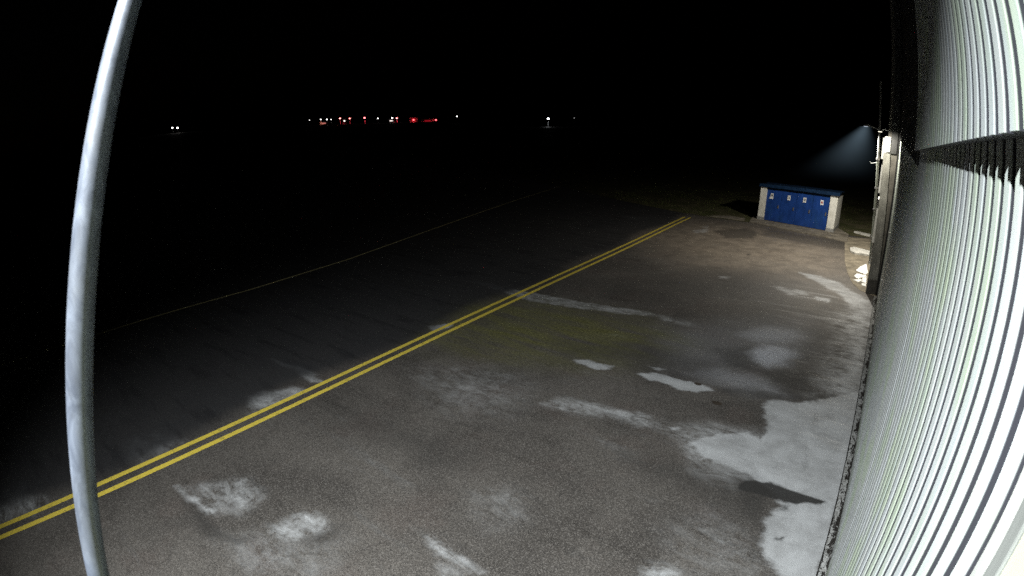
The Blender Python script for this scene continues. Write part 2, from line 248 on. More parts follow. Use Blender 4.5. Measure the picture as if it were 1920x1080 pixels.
# hairline cracks
w = t.n.new('ShaderNodeTexVoronoi'); w.feature = 'DISTANCE_TO_EDGE'; w.inputs['Scale'].default_value = .22
wv = t.n.new('ShaderNodeVectorMath'); wv.operation = 'ADD'; t.link(g, wv.inputs[0])
wn = t.n.new('ShaderNodeTexNoise'); wn.inputs['Scale'].default_value = 1.1; wn.inputs['Detail'].default_value = 6; t.link(g, wn.inputs['Vector'])
t.link(wn.outputs['Color'], wv.inputs[1]); t.link(wv.outputs[0], w.inputs['Vector'])
cr = t.math('MULTIPLY', t.ramp(w.outputs['Distance'], .006, .001), t.ramp(big, .5, .6))
k = t.mix(t.math('MULTIPLY', cr, .25), k, (.012, .011, .01))
rough = t.math('SUBTRACT', .70, t.math('MULTIPLY', t.math('ADD', t.math('MULTIPLY', pr, .25), t.math('MULTIPLY', t.ramp(streak, .5, .7), .2)), 1))
t.set(color=k, rough=rough, spec=.5)
hgt = t.math('ADD', t.math('MULTIPLY', grain, t.math('SUBTRACT', 1, pr)), t.math('MULTIPLY', fine, .4))
t.bump(hgt, .55, .012)
M['asphalt'] = t.m

t = NT('grass_soil'); g = t.coord(); n = t.noise(g, .9, 6, .65); f = t.noise(g, 18, 5, .7)
k = t.mix(t.ramp(n, .35, .65), (.05, .055, .022), (.11, .095, .06)); k = t.mix(t.math('MULTIPLY', t.ramp(f, .45, .65), .7), k, (.03, .035, .012))
t.set(color=k, rough=.95, spec=.1); t.bump(f, .8, .04); M['soil'] = t.m
M['blade'] = plain('grass_blade', (.075, .09, .028), .8, 0, .4, 3, spec=.1)

t = NT('gutter'); g = t.coord(); n = t.noise(g, 7, 6, .7, .6); n2 = t.noise(t.coord((3, .9, 1)), 3.2, 7, .75, .8)
sx = t.n.new('ShaderNodeSeparateXYZ'); t.link(g, sx.inputs[0])
vo = t.n.new('ShaderNodeTexVoronoi'); vo.feature = 'DISTANCE_TO_EDGE'; vo.inputs['Scale'].default_value = 3.6
mp = t.coord((1.3, .9, 1)); av = t.n.new('ShaderNodeVectorMath'); av.operation = 'ADD'; t.link(mp, av.inputs[0])
nz = t.n.new('ShaderNodeTexNoise'); nz.inputs['Scale'].default_value = 5; t.link(mp, nz.inputs['Vector']); t.link(nz.outputs['Color'], av.inputs[1]); t.link(av.outputs[0], vo.inputs['Vector'])
k = t.mix(t.ramp(n, .35, .65), (.25, .25, .24), (.36, .365, .36))
wob = t.math('MULTIPLY', t.math('SUBTRACT', n2, .5), .09)
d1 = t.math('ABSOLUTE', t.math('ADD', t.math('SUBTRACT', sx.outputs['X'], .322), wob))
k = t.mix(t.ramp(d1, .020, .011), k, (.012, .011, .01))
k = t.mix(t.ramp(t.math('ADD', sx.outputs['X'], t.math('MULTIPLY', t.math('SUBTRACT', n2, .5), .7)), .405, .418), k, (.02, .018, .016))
k = t.mix(t.math('MULTIPLY', t.ramp(vo.outputs['Distance'], .045, .02), .9), k, (.014, .012, .011))
t.set(color=k, rough=.85, spec=.2); t.bump(n2, -.6, .03); M['gutter'] = t.m

# ------------------------------------------------------------------ ground sheet
def ground_z(x, y):
    r = np.hypot(x, y); az = np.degrees(np.arctan2(-x, y))
    a = np.clip((r-130)/330, 0, 1); b = np.clip((az-36)/10, 0, 1)
    return 7.0*a*a*(3-2*a)*b*b*(3-2*b)

def gz(x, y): return float(ground_z(np.array([x]), np.array([y]))[0])

def seg(*parts):
    out = []
    for a, b, st in parts: out += list(np.arange(a, b-1e-6, st))
    return np.array(out)
xs = np.concatenate([[-3000, -1800, -1100, -700, -560, -480, -420, -360, -300, -240, -180, -130, -95, -70, -52, -40, -32], seg((-26, -16, .4), (-16, -10.5, .14), (-10.5, -2.6, .075), (-2.6, .6, .04)), [.6, 3, 10, 30, 90, 300, 900, 3000]])
ys = np.concatenate([[-3000, -900, -300, -100, -40, -18, -9], seg((-5, 5, .085), (5, 12, .055), (12, 16, .085), (16, 36, .13)), [36, 38, 41, 45, 50, 58, 70, 90, 115, 140, 170, 210, 250, 300, 340, 380, 430, 480, 540, 700, 1000, 1700, 3000]])
XX, YY = np.meshgrid(xs, ys, indexing='ij')
ZZ = ground_z(XX, YY)
nx, ny = XX.shape
P = np.stack([XX.ravel(), YY.ravel()], 1)

def sdf(poly, P):
    """signed distance, positive inside"""
    V = np.array(poly); n = len(V); d = np.full(len(P), 1e9); inside = np.zeros(len(P), bool)
    for i in range(n):
        a, b = V[i], V[(i+1) % n]; e = b-a; w = P-a
        tt = np.clip((w@e)/max(e@e, 1e-9), 0, 1)
        q = w-tt[:, None]*e; d = np.minimum(d, np.hypot(q[:, 0], q[:, 1]))
        c = ((a[1] > P[:, 1]) != (b[1] > P[:, 1]))
        with np.errstate(divide='ignore', invalid='ignore'):
            xx = a[0] + (P[:, 1]-a[1])*e[0]/(e[1] if abs(e[1]) > 1e-12 else 1e-12)
        inside ^= c & (P[:, 0] < xx)
    return np.where(inside, d, -d)

from mathutils import noise as mnoise
near = np.where((P[:, 0] > -18) & (P[:, 0] < 1) & (P[:, 1] > -5) & (P[:, 1] < 37))[0]
WARP = np.zeros_like(P)
for i in near:
    x, y = P[i]
    a = mnoise.noise_vector((x*1.3, y*1.6, 0)); b = mnoise.noise_vector((x*4.1, y*5.2, 3)); c = mnoise.noise_vector((x*10, y*12, 7))
    WARP[i] = (.15*a[0]+.10*b[0]+.06*c[0], .12*a[1]+.075*b[1]+.045*c[1])
masks = {n: np.zeros(len(P)) for n in ('pale', 'blue', 'dark', 'olive', 'warm')}
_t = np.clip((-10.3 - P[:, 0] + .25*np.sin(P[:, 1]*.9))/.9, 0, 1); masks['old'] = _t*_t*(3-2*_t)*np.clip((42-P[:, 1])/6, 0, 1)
KN = dict(p='pale', b='blue', d='dark', m='olive', w='warm')
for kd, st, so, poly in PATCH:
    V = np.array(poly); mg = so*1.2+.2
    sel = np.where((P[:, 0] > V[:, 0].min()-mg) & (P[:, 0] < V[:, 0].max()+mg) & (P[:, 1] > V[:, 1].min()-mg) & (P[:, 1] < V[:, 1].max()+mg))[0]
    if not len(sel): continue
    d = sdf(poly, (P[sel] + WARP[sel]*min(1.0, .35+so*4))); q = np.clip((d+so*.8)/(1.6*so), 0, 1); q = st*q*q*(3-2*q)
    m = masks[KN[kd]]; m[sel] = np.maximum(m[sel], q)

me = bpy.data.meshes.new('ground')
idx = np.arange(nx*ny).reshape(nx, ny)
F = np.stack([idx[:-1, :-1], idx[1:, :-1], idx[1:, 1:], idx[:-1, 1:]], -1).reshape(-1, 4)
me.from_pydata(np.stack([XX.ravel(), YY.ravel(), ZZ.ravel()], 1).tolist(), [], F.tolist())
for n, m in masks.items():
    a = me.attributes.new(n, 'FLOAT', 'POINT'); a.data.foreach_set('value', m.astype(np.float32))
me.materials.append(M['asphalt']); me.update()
o = bpy.data.objects.new('ground', me); col.objects.link(o)
tag(o, 'dark worn asphalt apron with pale dried patches and painted bluish sheen', kind='structure')

# ------------------------------------------------------------------ markings, slabs, verge
def strip(name, pts, w, z, mat):
    m = MB(); v = []
    for i, p in enumerate(pts):
        a = Vector(pts[max(i-1, 0)]); b = Vector(pts[min(i+1, len(pts)-1)]); d = (b-a).normalized(); n = Vector((-d.y, d.x))
        for s_ in (-.5, .5): q = Vector(p)+n*w*s_; v.append((q.x, q.y, z + gz(q.x, q.y)))
    m.add(v, [(2*i, 2*i+1, 2*i+3, 2*i+2) for i in range(len(pts)-1)])
    return m.build(name, mat)
def line_pts(x, y0, y1, wob):
    return [(x + wob*math.sin(.35*y), y) for y in np.arange(y0, y1+.01, 1.5)]
tag(strip('yellow_line', line_pts(-10.07, -40, 32.2, .03), .145, .004, M['yellow']), 'inner of the two parallel yellow painted lines, nearer the hall', kind='structure')
tag(strip('yellow_line', line_pts(-10.43, -40, 32.2, .03), .145, .004, M['yellow']), 'outer of the two parallel yellow painted lines, farther from the hall', kind='structure')
fp = [(-19.2, -30), (-19.9, -12)] + [tuple(p) for p in FAINT]
sm = []
for i in range(len(fp)-1):
    for q in np.linspace(0, 1, 6, endpoint=False): sm.append(tuple(Vector(fp[i]).lerp(Vector(fp[i+1]), float(q))))
tag(strip('faded_line', sm+[fp[-1]], .095, .004, M['faded']), 'single faded curving line out on the dark apron', kind='structure')

m = MB(); m.poly([(.30, -8), (.452, -8), (.452, 20.8), (.33, 20.8)], -.02, .006)
tag(m.build('gutter_strip', M['gutter']), 'cracked concrete strip along the foot of the cladding', kind='structure')
m = MB(); m.poly(SLAB, -.05, .07)
tag(m.build('concrete_slab', M['slab'], bevel=.015), 'low concrete slab under the blue shelter', kind='structure')
m = MB(); m.poly([(-1.5, 31.0)] + PAVE + [(.6, 20.9), (.6, 31.6)], -.05, .012)
tag(m.build('pavement', M['concrete'], bevel=.01), 'worn concrete pavement at the annex corner', kind='structure')
edge = [(-60, 62), (-34, 46)] + APRON + [(-6.6, 33.5), (-1.35, 32.0), (-1.2, 31.6), (.6, 31.6)]
m = MB(); far = [(p[0]*4.0 if p[0] < -2 else p[0]+2, 115) for p in edge]
n_ = len(edge); v = [(x, y, .008) for x, y in edge] + [(x, y, .008) for x, y in far]
m.add(v, [(i, i+1, n_+i+1, n_+i) for i in range(n_-1)])
tag(m.build('grass_field', M['soil']), 'rough grass verge beyond the apron edge', kind='structure')
m = MB()
def in_verge(x, y):
    for (a, b) in zip(edge[:-1], edge[1:]):
        if a[0] <= x < b[0]: return y > a[1] + (b[1]-a[1])*(x-a[0])/(b[0]-a[0]) + .1
    return False
cnt = 0
while cnt < 11000:
    x = random.uniform(-20, .4); y = random.uniform(31.5, 46)
    if not in_verge(x, y): continue
    if -6.6 < x < -1.9 and 31.3 < y < 36: cnt += 1; continue
    if math.sin(x*1.7)+math.sin(y*1.3+x) + random.uniform(-1, 1) < -.2: cnt += 1; continue
    h = random.uniform(.03, .11); a = random.uniform(0, 6.28); w = .012; dx = random.uniform(-.05, .05); dy = random.uniform(-.05, .05)
    c, s_ = math.cos(a)*w, math.sin(a)*w
    m.add([(x-c, y-s_, .005), (x+c, y+s_, .005), (x+dx, y+dy, h)], [(0, 1, 2)]); cnt += 1
tag(m.build('grass', M['blade']), 'short dull grass on the verge around the shelter', 'grass', kind='stuff')
m = MB(); m.poly([(-9.4, 32.95), (-8.3, 32.75), (-7.0, 32.55), (-7.15, 33.4), (-8.2, 33.75)], -.05, .035)
tag(m.build('concrete_patch', M['slab'], bevel=.01), 'broken concrete pad left of the blue shelter', kind='structure')
for k_, pl in enumerate(SCRAP):
    # ragged outline: subdivide and jitter
    q = []
    for i in range(len(pl)):
        a, b = Vector(pl[i]), Vector(pl[(i+1) % len(pl)])
        for u_ in (0, .33, .66):
            p = a.lerp(b, u_); q.append((p.x+random.uniform(-.02, .02), p.y+random.uniform(-.04, .04)))
    m = MB(); m.poly(q, .005, .03)
    tag(m.build('white_marking', M['scrap']), ['broad white painted patch on the pavement by the annex corner', 'thin white painted bar on the pavement, second of the stack', 'small white painted sliver at the outer side of the pavement', 'white painted block on the pavement against the annex wall', 'nearest small white painted piece by the annex plinth'][k_], kind='structure')
m = MB(); m.poly(KERB, 0, .12)
tag(m.build('kerb_stone', M['kerb'], bevel=.02), 'pale kerb stone lying across the pavement beside the annex', 'kerb stone')
m = MB(); m.poly(PLANK, 0, .09)
tag(m.build('plank', M['kerb'], bevel=.01), 'long white plank lying in the grass right of the shelter', 'plank')
for (x, y, s_, lb) in ((-2.33, 10.43, .075, 'small dark leaf on the nearer end of the pale puddle patch'), (-2.95, 11.04, .06, 'smaller dark leaf on the farther end of the pale puddle patch')):
    m = MB(); pts = [(x+s_*1.5*math.cos(a)*(1+.2*math.sin(3*a)), y+s_*math.sin(a)) for a in np.linspace(0, 6.28, 9)[:-1]]
    m.poly(pts, .004, .012); tag(m.build('leaf', M['leaf']), lb, 'leaf')

# ------------------------------------------------------------------ big hall with ribbed cladding
PITCH, PH = .2067, 2.07
def profile(y0, y1, xc, dep):
    """trapezoidal sheet: crown from y_k-.112 to y_k"""
    pts = []; k = math.floor((y0-PH)/PITCH)-1
    while True:
        yk = PH + k*PITCH
        if yk-.112 > y1: break
        for y, x in ((yk-.112, xc+.0012), (yk-.106, xc), (yk-.004, xc), (yk, xc+.0015), (yk+.016, xc+dep), (yk+.036, xc+dep), (yk+PITCH-.124, xc+.006)): pts.append((x, y))
        k += 1
    lo = [p for p in pts if y0 <= p[1] <= y1]
    return [(lo[0][0], y0)] + lo + [(lo[-1][0], y1)]
def ribbed(name, y0, y1, xc, dep, zb, zt, back, parent, mat):
    pr = profile(y0, y1, xc, dep); m = MB(); n = len(pr); J = random.Random(len(name)+int(y0*10))
    v = [(x, y, zb(y)) for x, y in pr] + [(x, y, zt) for x, y in pr]
    m.add(v, [(i, i+1, n+i+1, n+i) for i in range(n-1)])
    # folded lip closing the sheet to the wall behind, top and bottom, and both ends
    for (zf, s_) in ((zb, 1), (lambda y: zt, -1)):
        v = [(x, y, zf(y)) for x, y in pr] + [(back, y, zf(y)) for x, y in pr]
        m.add(v, [(i, i+1, n+i+1, n+i) for i in range(n-1)])
    for (x, y) in (pr[0], pr[-1]): m.add([(x, y, zb(y)), (back, y, zb(y)), (back, y, zt), (x, y, zt)], [(0, 1, 2, 3)])
    return m.build(name, mat, parent)
hall = empty('hangar', (.5, 7, 0), 0, 'long hall clad in pale ribbed metal sheets, closest to the camera on the right', 'building')
def hp(o):      # keep world placement under the hall's empty
    o.matrix_parent_inverse = hall.matrix_world.inverted() if False else Matrix.Translation((-.5, -7, 0)); return o
m = MB(); m.box((.50, -8, 0), (14, 20.95, 11.2)); hp(m.build('wall', M['black'], hall))
for (y0, y1) in ((1.07, 3.36), (3.375, 5.36), (5.47, 13.5), (13.51, 20.6)):
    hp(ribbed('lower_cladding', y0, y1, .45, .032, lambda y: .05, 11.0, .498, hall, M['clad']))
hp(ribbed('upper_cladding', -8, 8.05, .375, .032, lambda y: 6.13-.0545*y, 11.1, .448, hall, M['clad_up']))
m = MB(); m.box((.446, .955, .05), (.498, 1.055, 5.95)); hp(m.build('corner_trim', M['trim'], hall))
m = MB(); m.box((.436, .855, .05), (.498, .945, 5.95)); hp(m.build('corner_post', M['trim_dark'], hall, bevel=.008))
m = MB(); m.box((.447, -8, .05), (.498, .85, 5.95)); hp(m.build('end_panel', M['cream'], hall))
m = MB(); m.box((.432, 20.62, 0), (.498, 20.72, 4.9)); hp(m.build('edge_flashing', M['trim_dark'], hall))
m = MB(); m.box((.385, 20.85, 0), (.497, 20.94, 11)); hp(m.build('joint', M['black'], hall))
hp(ribbed('dark_cladding', 8.07, 20.58, .425, .022, lambda y: 5.5, 11.05, .448, hall, M['dark_clad']))  # dark sheet added to paint in the unlit upper stretch of wall
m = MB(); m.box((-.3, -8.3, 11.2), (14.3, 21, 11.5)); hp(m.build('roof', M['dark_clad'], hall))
for (y, z) in ((18.2, 1.3), (18.6, 2.7)):
    m = MB(); m.tube([(.455, y, z), (.40, y, z)], .03, 10); hp(m.build('wall_stud', M['white'], hall))

# ------------------------------------------------------------------ annex beyond the hall
annex = empty('annex_building', (.2, 21, 0), 0, 'narrow dark annex with a grey pilaster and white boxes, past the ribbed hall', 'building')
def ap(o): o.matrix_parent_inverse = Matrix.Translation((-.2, -21, 0)); return o
m = MB(); m.box((.03, 21.06, 0), (8, 46, 12)); ap(m.build('wall', M['annex'], annex))
m = MB(); m.hexa([(.06, 20.98, .55), (.36, 20.98, .55), (.36, 21.055, .55), (.06, 21.055, .55), (-.075, 20.98, 5.0), (.16, 20.98, 5.0), (.16, 21.055, 5.0), (-.075, 21.055, 5.0)])
ap(m.build('pilaster', M['pilaster'], annex, bevel=.01))
m = MB(); m.box((.05, 20.95, 0), (.37, 21.055, .55)); ap(m.build('plinth', M['plinth'], annex, bevel=.01))
m = MB(); m.box((-.07, 20.90, 5.04), (.13, 21.05, 5.56)); sg = ap(m.build('sign_box', M['white'], annex, bevel=.015))
sg['label'] = 'white box panel above the pilaster'
m = MB(); m.box((.14, 20.97, 5.0), (.36, 21.05, 11.9)); ap(m.build('corner_panel', M['dark_clad'], annex))
for (y, xa, xb, z0, z1) in ((22.0, -.105, -.02, 3.5, 4.52), (22.6, -.075, 0, 1.55, 3.2), (23.2, -.03, .025, .55, 1.5), (21.6, -.15, -.075, 4.75, 5.5)):
    f = MB(); f.box((xa, y, z0), (.029, y+.9, z1)); fr = ap(f.build('window', M['white'], annex, bevel=.01))
    g_ = MB(); g_.box((xa-.004, y+.1, z0+.1), (xa+.01, y+.8, z1-.1)); g_.build('pane', M['black'], fr)

# post with a lamp arm standing beside the annex
post = empty('lamp_post', (.0, 25.6, 0), 0, 'tall grey post beside the annex with a lit lamp on a short arm', 'lamp post')
m = MB(); m.tube([(.0, 0, .0), (-.1, 0, 1.6), (-.29, 0, 4.4)], .055, 12); m.build('lower_post', M['post'], post)
m = MB(); m.tube([(-.29, 0, 4.4), (-.43, 0, 7.7)], [.05, .038], 12); m.build('upper_post', M['trim_dark'], post)
for z in (1.2, 2.4, 3.3, 4.5):
    m = MB(); m.tube([(-.065*z, 0, z-.04), (-.065*z, 0, z+.04)], .075, 12); m.build('clamp', M['steel'], post)
m = MB(); m.tube([(-.36, 0, 5.72), (-.62, 0, 5.80), (-.82, 0, 5.86)], .02, 8); m.build('lamp_arm', M['trim_dark'], post)
m = MB(); m.tube([(-.36, 0, 5.60), (-.24, -.1, 5.66)], .03, 8); m.build('bracket', M['trim_dark'], post)
m = MB(); m.tube([(-.28, 0, 4.36), (-.55, 0, 4.30), (-.6, 0, 4.36)], .014, 6); m.build('bracket', M['trim_dark'], post)
m = MB(); m.hexa([(-1.02, -.1, 5.82), (-.80, -.1, 5.80), (-.80, .1, 5.80), (-1.02, .1, 5.82), (-.98, -.07, 5.90), (-.80, -.07, 5.91), (-.80, .07, 5.91), (-.98, .07, 5.90)])
hd = m.build('lamp_head', M['steel'], post, bevel=.01)
m = MB(); m.box((-1.0, -.085, 5.795), (-.83, .085, 5.805)); m.build('lamp_lens', glow('lamp_glow', (.75, .85, 1), 1.2), hd)

# ------------------------------------------------------------------ blue bin shelter
FR = Vector((-2.08, 31.55, .07)); FL = Vector((-6.42, 33.30, .07)); W = (FR-FL).length
fx = (FR-FL).normalized(); fy = Vector((.04, 1, 0)).normalized()
shel = empty('bin_shelter', tuple((FR+FL)/2), 0, 'low shelter with four blue doors, white side piers and a blue roof', 'shelter')
base0 = (FR+FL)/2
def SP(a, b, z):          # a along the front from the left, b towards the back
    p = FL + fx*a + fy*b; return (p.x-base0.x, p.y-base0.y, z)
def sbox(m, a0, a1, b0, b1, z0, z1, zb=None):
    z1b = z1 if zb is None else zb
    m.hexa([SP(a0, b0, z0), SP(a1, b0, z0), SP(a1, b1, z0), SP(a0, b1, z0), SP(a0, b0, z1), SP(a1, b0, z1), SP(a1, b1, z1b), SP(a0, b1, z1b)])
DEP = 2.3; HT = 1.99
for (a0, a1) in ((0, .42), (W-.42, W)):
    m = MB(); sbox(m, a0, a1, 0, DEP, .17, HT, HT-.22); w_ = m.build('side_wall', M['cream_wall'], shel, bevel=.012)
    m = MB(); sbox(m, a0-.015, a1+.015, -.015, DEP+.01, -.07, .168); m.build('wall_base', M['shelter_base'], w_)
m = MB(); sbox(m, .425, W-.425, DEP-.15, DEP-.01, -.07, HT-.25); m.build('back_wall', M['cream_wall'], shel)
m = MB(); sbox(m, -.06, W+.08, -.12, DEP*.93, HT+.02, HT+.17, HT-.04); m.v = [(x, y, z) for x, y, z in m.v]; m.build('roof', M['blue_roof'], shel, bevel=.015)
m = MB(); sbox(m, -.07, W+.09, -.15, -.125, HT-.0, HT+.18); m.build('fascia', M['blue_roof'], shel)
m = MB(); sbox(m, .425, W-.425, .04, .1, HT-.14, HT+.01); m.build('lintel', M['blue_roof'], shel)
dw = (W-.86)/4
for i in range(4):
    a0 = .43+i*dw
    m = MB(); sbox(m, a0+.005, a0+dw-.005, .08, .13, .02, HT-.16)
    d_ = m.build('door', M['blue_door'], shel, bevel=.004)
    m = MB(); sbox(m, a0+dw-.17, a0+dw-.10, .03, .058, .82, 1.0); m.build('handle', M['steel'], d_)
    c = a0+dw*.48 + (-.12, 0, .0, .06)[i]; zc = 1.50
    m = MB(); sbox(m, c-.09, c+.09, .066, .075, zc-.135, zc+.135)
    if i == 0: sbox(m, c-.15, c+.08, .062, .0655, zc-.19, zc-.10)
    nt = m.build('notice', M['paper'], d_)
    m = MB()
    if i == 0: sbox(m, c-.05, c+.05, .058, .0615, zc-.03, zc+.05); sbox(m, c-.025, c+.025, .058, .0615, zc+.055, zc+.09)
    elif i == 1: sbox(m, c-.06, c+.06, .058, .0615, zc-.04, zc-.01); sbox(m, c-.045, c+.045, .058, .0615, zc+.01, zc+.035); sbox(m, c-.05, c+.03, .058, .0615, zc+.05, zc+.07)
    elif i == 2: sbox(m, c-.06, c+.06, .058, .0615, zc-.05, zc-.02); sbox(m, c-.06, c+.06, .058, .0615, zc+.0, zc+.03); sbox(m, c-.05, c+.05, .058, .0615, zc+.05, zc+.07)
    else: sbox(m, c-.045, c+.045, .058, .0615, zc-.05, zc+.06)
    m.build('pictogram', M['red_ink'] if i == 3 else M['ink'], nt)

# ------------------------------------------------------------------ foreground tube
path = [Vector(p) for p in POLE]
dr = (path[-1]-path[-2]).normalized(); d0 = (path[5]-path[0]).normalized()
foot = path[0] - d0*(path[0].z/d0.z) ; topp = path[-1]+dr*.22
path = [foot.lerp(path[0], q) for q in (0, .25, .5, .75)] + path + [topp]
pole = empty('slanting_pole', tuple(foot), 0, 'slightly bowed galvanised round pole leaning across the left edge of the picture', 'pole')
m = MB(); m.tube([p-foot for p in path], .0243, 28); m.build('tube', M['galv'], pole, smooth=True)
m = MB(); m.tube([(0, 0, 0), (0, 0, .012)], .09, 20); m.build('base_plate', M['steel'], pole)
m = MB(); m.tube([topp-foot-dr*.02, topp-foot+dr*.01], .027, 20); m.build('end_cap', M['steel'], pole)

# ------------------------------------------------------------------ lights of the place
def spot(name, loc, aim, power, size, blend, color, radius, parent=None):
    l = bpy.data.lights.new(name, 'SPOT'); l.energy = power; l.spot_size = math.radians(size); l.spot_blend = blend
    l.color = color; l.shadow_soft_size = radius
    o = bpy.data.objects.new(name, l); col.objects.link(o)
    o.location = loc; o.rotation_euler = (Vector(aim)-Vector(loc)).to_track_quat('-Z', 'Y').to_euler()
    if parent: o.parent = parent; o.location = Vector(loc)-parent.location
    return o
LA = Vector((-1.3, -1.4, 9.3))
fl = empty('floodlight', (.36, -1.4, 9.25), 0, 'wall floodlight on a bracket above the picture, lighting apron and cladding', 'floodlight')
m = MB(); m.tube([(0, 0, .3), (-.9, 0, .3), (-1.6, 0, .16)], .03, 10); m.build('bracket', M['steel'], fl)
m = MB(); m.box((-1.86, -.2, .085), (-1.46, .2, .16)); h_ = m.build('housing', M['steel'], fl, bevel=.015)
m = MB(); m.box((-1.83, -.17, .07), (-1.49, .17, .083)); m.build('lens', glow('flood_lens', (1, .98, .9), 8), h_)
spot('flood_beam', LA, (-3.8, 3.6, 0), 14800, 97, .9, (.96, 1.0, 1.0), .07, fl)
spot('post_beam', (-.93, 25.6, 5.76), (-2.6, 26.5, 0), 2300, 160, .6, (1.0, .95, .84), .05, post)
ent = empty('entrance_lamp', (.02, 20.93, 5.72), 0, 'small lamp on an arm above the white box of the annex corner', 'wall lamp')
m = MB(); m.tube([(0, .02, .03), (-.12, -.4, .08), (-.26, -.9, .05)], .018, 8); m.build('arm', M['steel'], ent)
m = MB(); m.box((-.34, -1.1, -.0), (-.2, -.86, .06)); e_ = m.build('housing', M['white'], ent, bevel=.01)
m = MB(); m.box((-.33, -1.09, -.012), (-.21, -.87, -.002)); m.build('lens', glow('entrance_lens', (1, .93, .75), 3), e_)
spot('entrance_beam', (-.25, 19.95, 5.69), (-.1, 21.2, 0), 340, 165, .4, (1.0, .95, .82), .05, ent)

# misty glow below the post lamp, emitted by the volume instead of scattered lamplight
m = MB(); N_ = 28
def mist_ring(q):
    z = 5.80-2.55*q; c = (-.93-1.1*q, 25.6+.3*q); r = .3+2.5*q
    return [(c[0]+r*math.cos(a), c[1]+r*math.sin(a), z) for a in np.linspace(0, 2*math.pi, N_, endpoint=False)]
m.add(mist_ring(0)+mist_ring(1), [tuple(range(N_))[::-1], tuple(range(N_, 2*N_))] + [(i, (i+1) % N_, N_+(i+1) % N_, N_+i) for i in range(N_)])
t = NT('mist'); t.n.remove(t.b)
vs = t.n.new('ShaderNodeEmission'); vs.inputs['Color'].default_value = (.52, .74, .92, 1)
sx = t.n.new('ShaderNodeSeparateXYZ'); t.link(t.coord(), sx.inputs[0])
dz = t.math('SUBTRACT', 5.80, sx.outputs['Z']); q = t.math('DIVIDE', dz, 2.55)
dx = t.math('SUBTRACT', sx.outputs['X'], t.math('MULTIPLY_ADD', q, -1.1, -.93)); dy = t.math('SUBTRACT', sx.outputs['Y'], t.math('MULTIPLY_ADD', q, .3, 25.6))
rr = t.math('SQRT', t.math('ADD', t.math('MULTIPLY', dx, dx), t.math('MULTIPLY', dy, dy)))
rn = t.math('DIVIDE', rr, t.math('MULTIPLY_ADD', q, 2.5, .3))
d2 = t.math('ADD', t.math('MULTIPLY', dz, dz), t.math('MULTIPLY_ADD', t.math('MULTIPLY', rr, rr), .6, .22))
dens = t.math('MULTIPLY', t.ramp(rn, 1.0, .0), t.ramp(q, 1.0, .35))
dens = t.math('MULTIPLY', dens, t.math('ADD', .6, t.math('MULTIPLY', t.noise(t.coord(), .9, 4, .6), .8)))
t.link(t.math('MULTIPLY', t.math('DIVIDE', dens, d2), .064), vs.inputs['Strength']); t.link(vs.outputs[0], t.out.inputs['Volume'])
tag(m.build('mist', t.m), 'faint bluish cone of self-glowing mist below the post lamp', kind='stuff')

# ------------------------------------------------------------------ far lights across the field
def polar(az, d):
    a = math.radians(az); return Vector((-d*math.sin(a), d*math.cos(a)))
def far_lamp(az, d, el, size, c, strength, label, cat='lamp', group=None, twin=0, spill=None):
    """mast standing d metres away; el = lamp's angle above eye level in milliradians"""
    p = polar(az, d); g0 = gz(p.x, p.y); zl = H + el*.001*d
    r = empty('far_lamp', (p.x, p.y, g0), math.radians(az), label, cat, group)
    hh = zl-g0
    m = MB(); m.tube([(0, 0, 0), (0, 0, hh+.1)], [.14, .08], 8); m.build('pole', M['far_pole'], r)
    for s_ in ((-1, 1) if twin else (0,)):
        off = s_*twin*.5
        m = MB(); m.box((off-size*.5, -.1, hh+size*.35), (off+size*.5, size*.5, hh+size*.5)); m.tube([(0, .1, hh+.2), (off, .1, hh+size*.4)], .05, 6)
        hd = m.build('lamp_head', M['far_pole'], r)
        m = MB()
        for q in range(8):
            pass
        ring = []
        for iz, (rz_, rr_) in enumerate(((-.34, .2), (-.18, .45), (.05, .5), (.25, .42), (.34, .2))):
            for q in range(10): ring.append((off+rr_*size*math.cos(q*.6283), rr_*size*math.sin(q*.6283)-.0, hh+rz_*size))
        m.add(ring, [tuple(range(10)), tuple(range(40, 50))] + [(iz*10+q, iz*10+(q+1) % 10, iz*10+10+(q+1) % 10, iz*10+10+q) for iz in range(4) for q in range(10)])
        m.build('lens', glow('far_glow', c, strength), hd)
    if spill:
        l = bpy.data.lights.new('far_spill', 'SPOT'); l.energy = spill[0]*1.3; l.color = spill[1]; l.shadow_soft_size = .3; l.spot_size = math.radians(100); l.spot_blend = .8
        o = bpy.data.objects.new('far_spill', l); col.objects.link(o); o.parent = r; o.location = (0, -size*.5-.6, hh-.6)
    return r
RED = (1, .05, .08); WH = (1, .96, .92); G = 'row of lamps across the dark field'
far_lamp(57.948, 470, 10.72, 0.75, WH, 3, 'tiny white lamp at the left end of the red-lit row', 'lamp', G, 0, None)
far_lamp(56.856, 470, 11.25, 0.94, WH, 5, 'white lamp, second from the left end of the red-lit row', 'lamp', G, 0, (1000, (1,.3,.2)))
far_lamp(56.258, 470, 10.91, 1.04, WH, 6, 'white lamp, third from the left end of the red-lit row', 'lamp', G, 0, None)
far_lamp(55.850, 470, 10.68, 0.75, WH, 4, 'small dim white lamp between two brighter ones, fourth in the row', 'lamp', G, 0, None)
far_lamp(54.961, 470, 12.04, 1.32, (1,.24,.22), 7, 'bright pinkish lamp above two low square lights, left part of the row', 'lamp', G, 0, (2333, RED))
far_lamp(53.992, 470, 11.54, 1.32, (1,.2,.18), 7, 'bright pinkish lamp, right of the lamp with low square lights', 'lamp', G, 0, (2333, RED))
far_lamp(52.504, 470, 11.93, 1.51, (1,.14,.15), 8, 'large pink lamp standing alone in the middle of the row', 'lamp', G, 0, (3000, RED))
far_lamp(51.156, 470, 10.57, 0.94, WH, 5, 'isolated small clean white lamp between the pink lamps', 'lamp', G, 0, None)
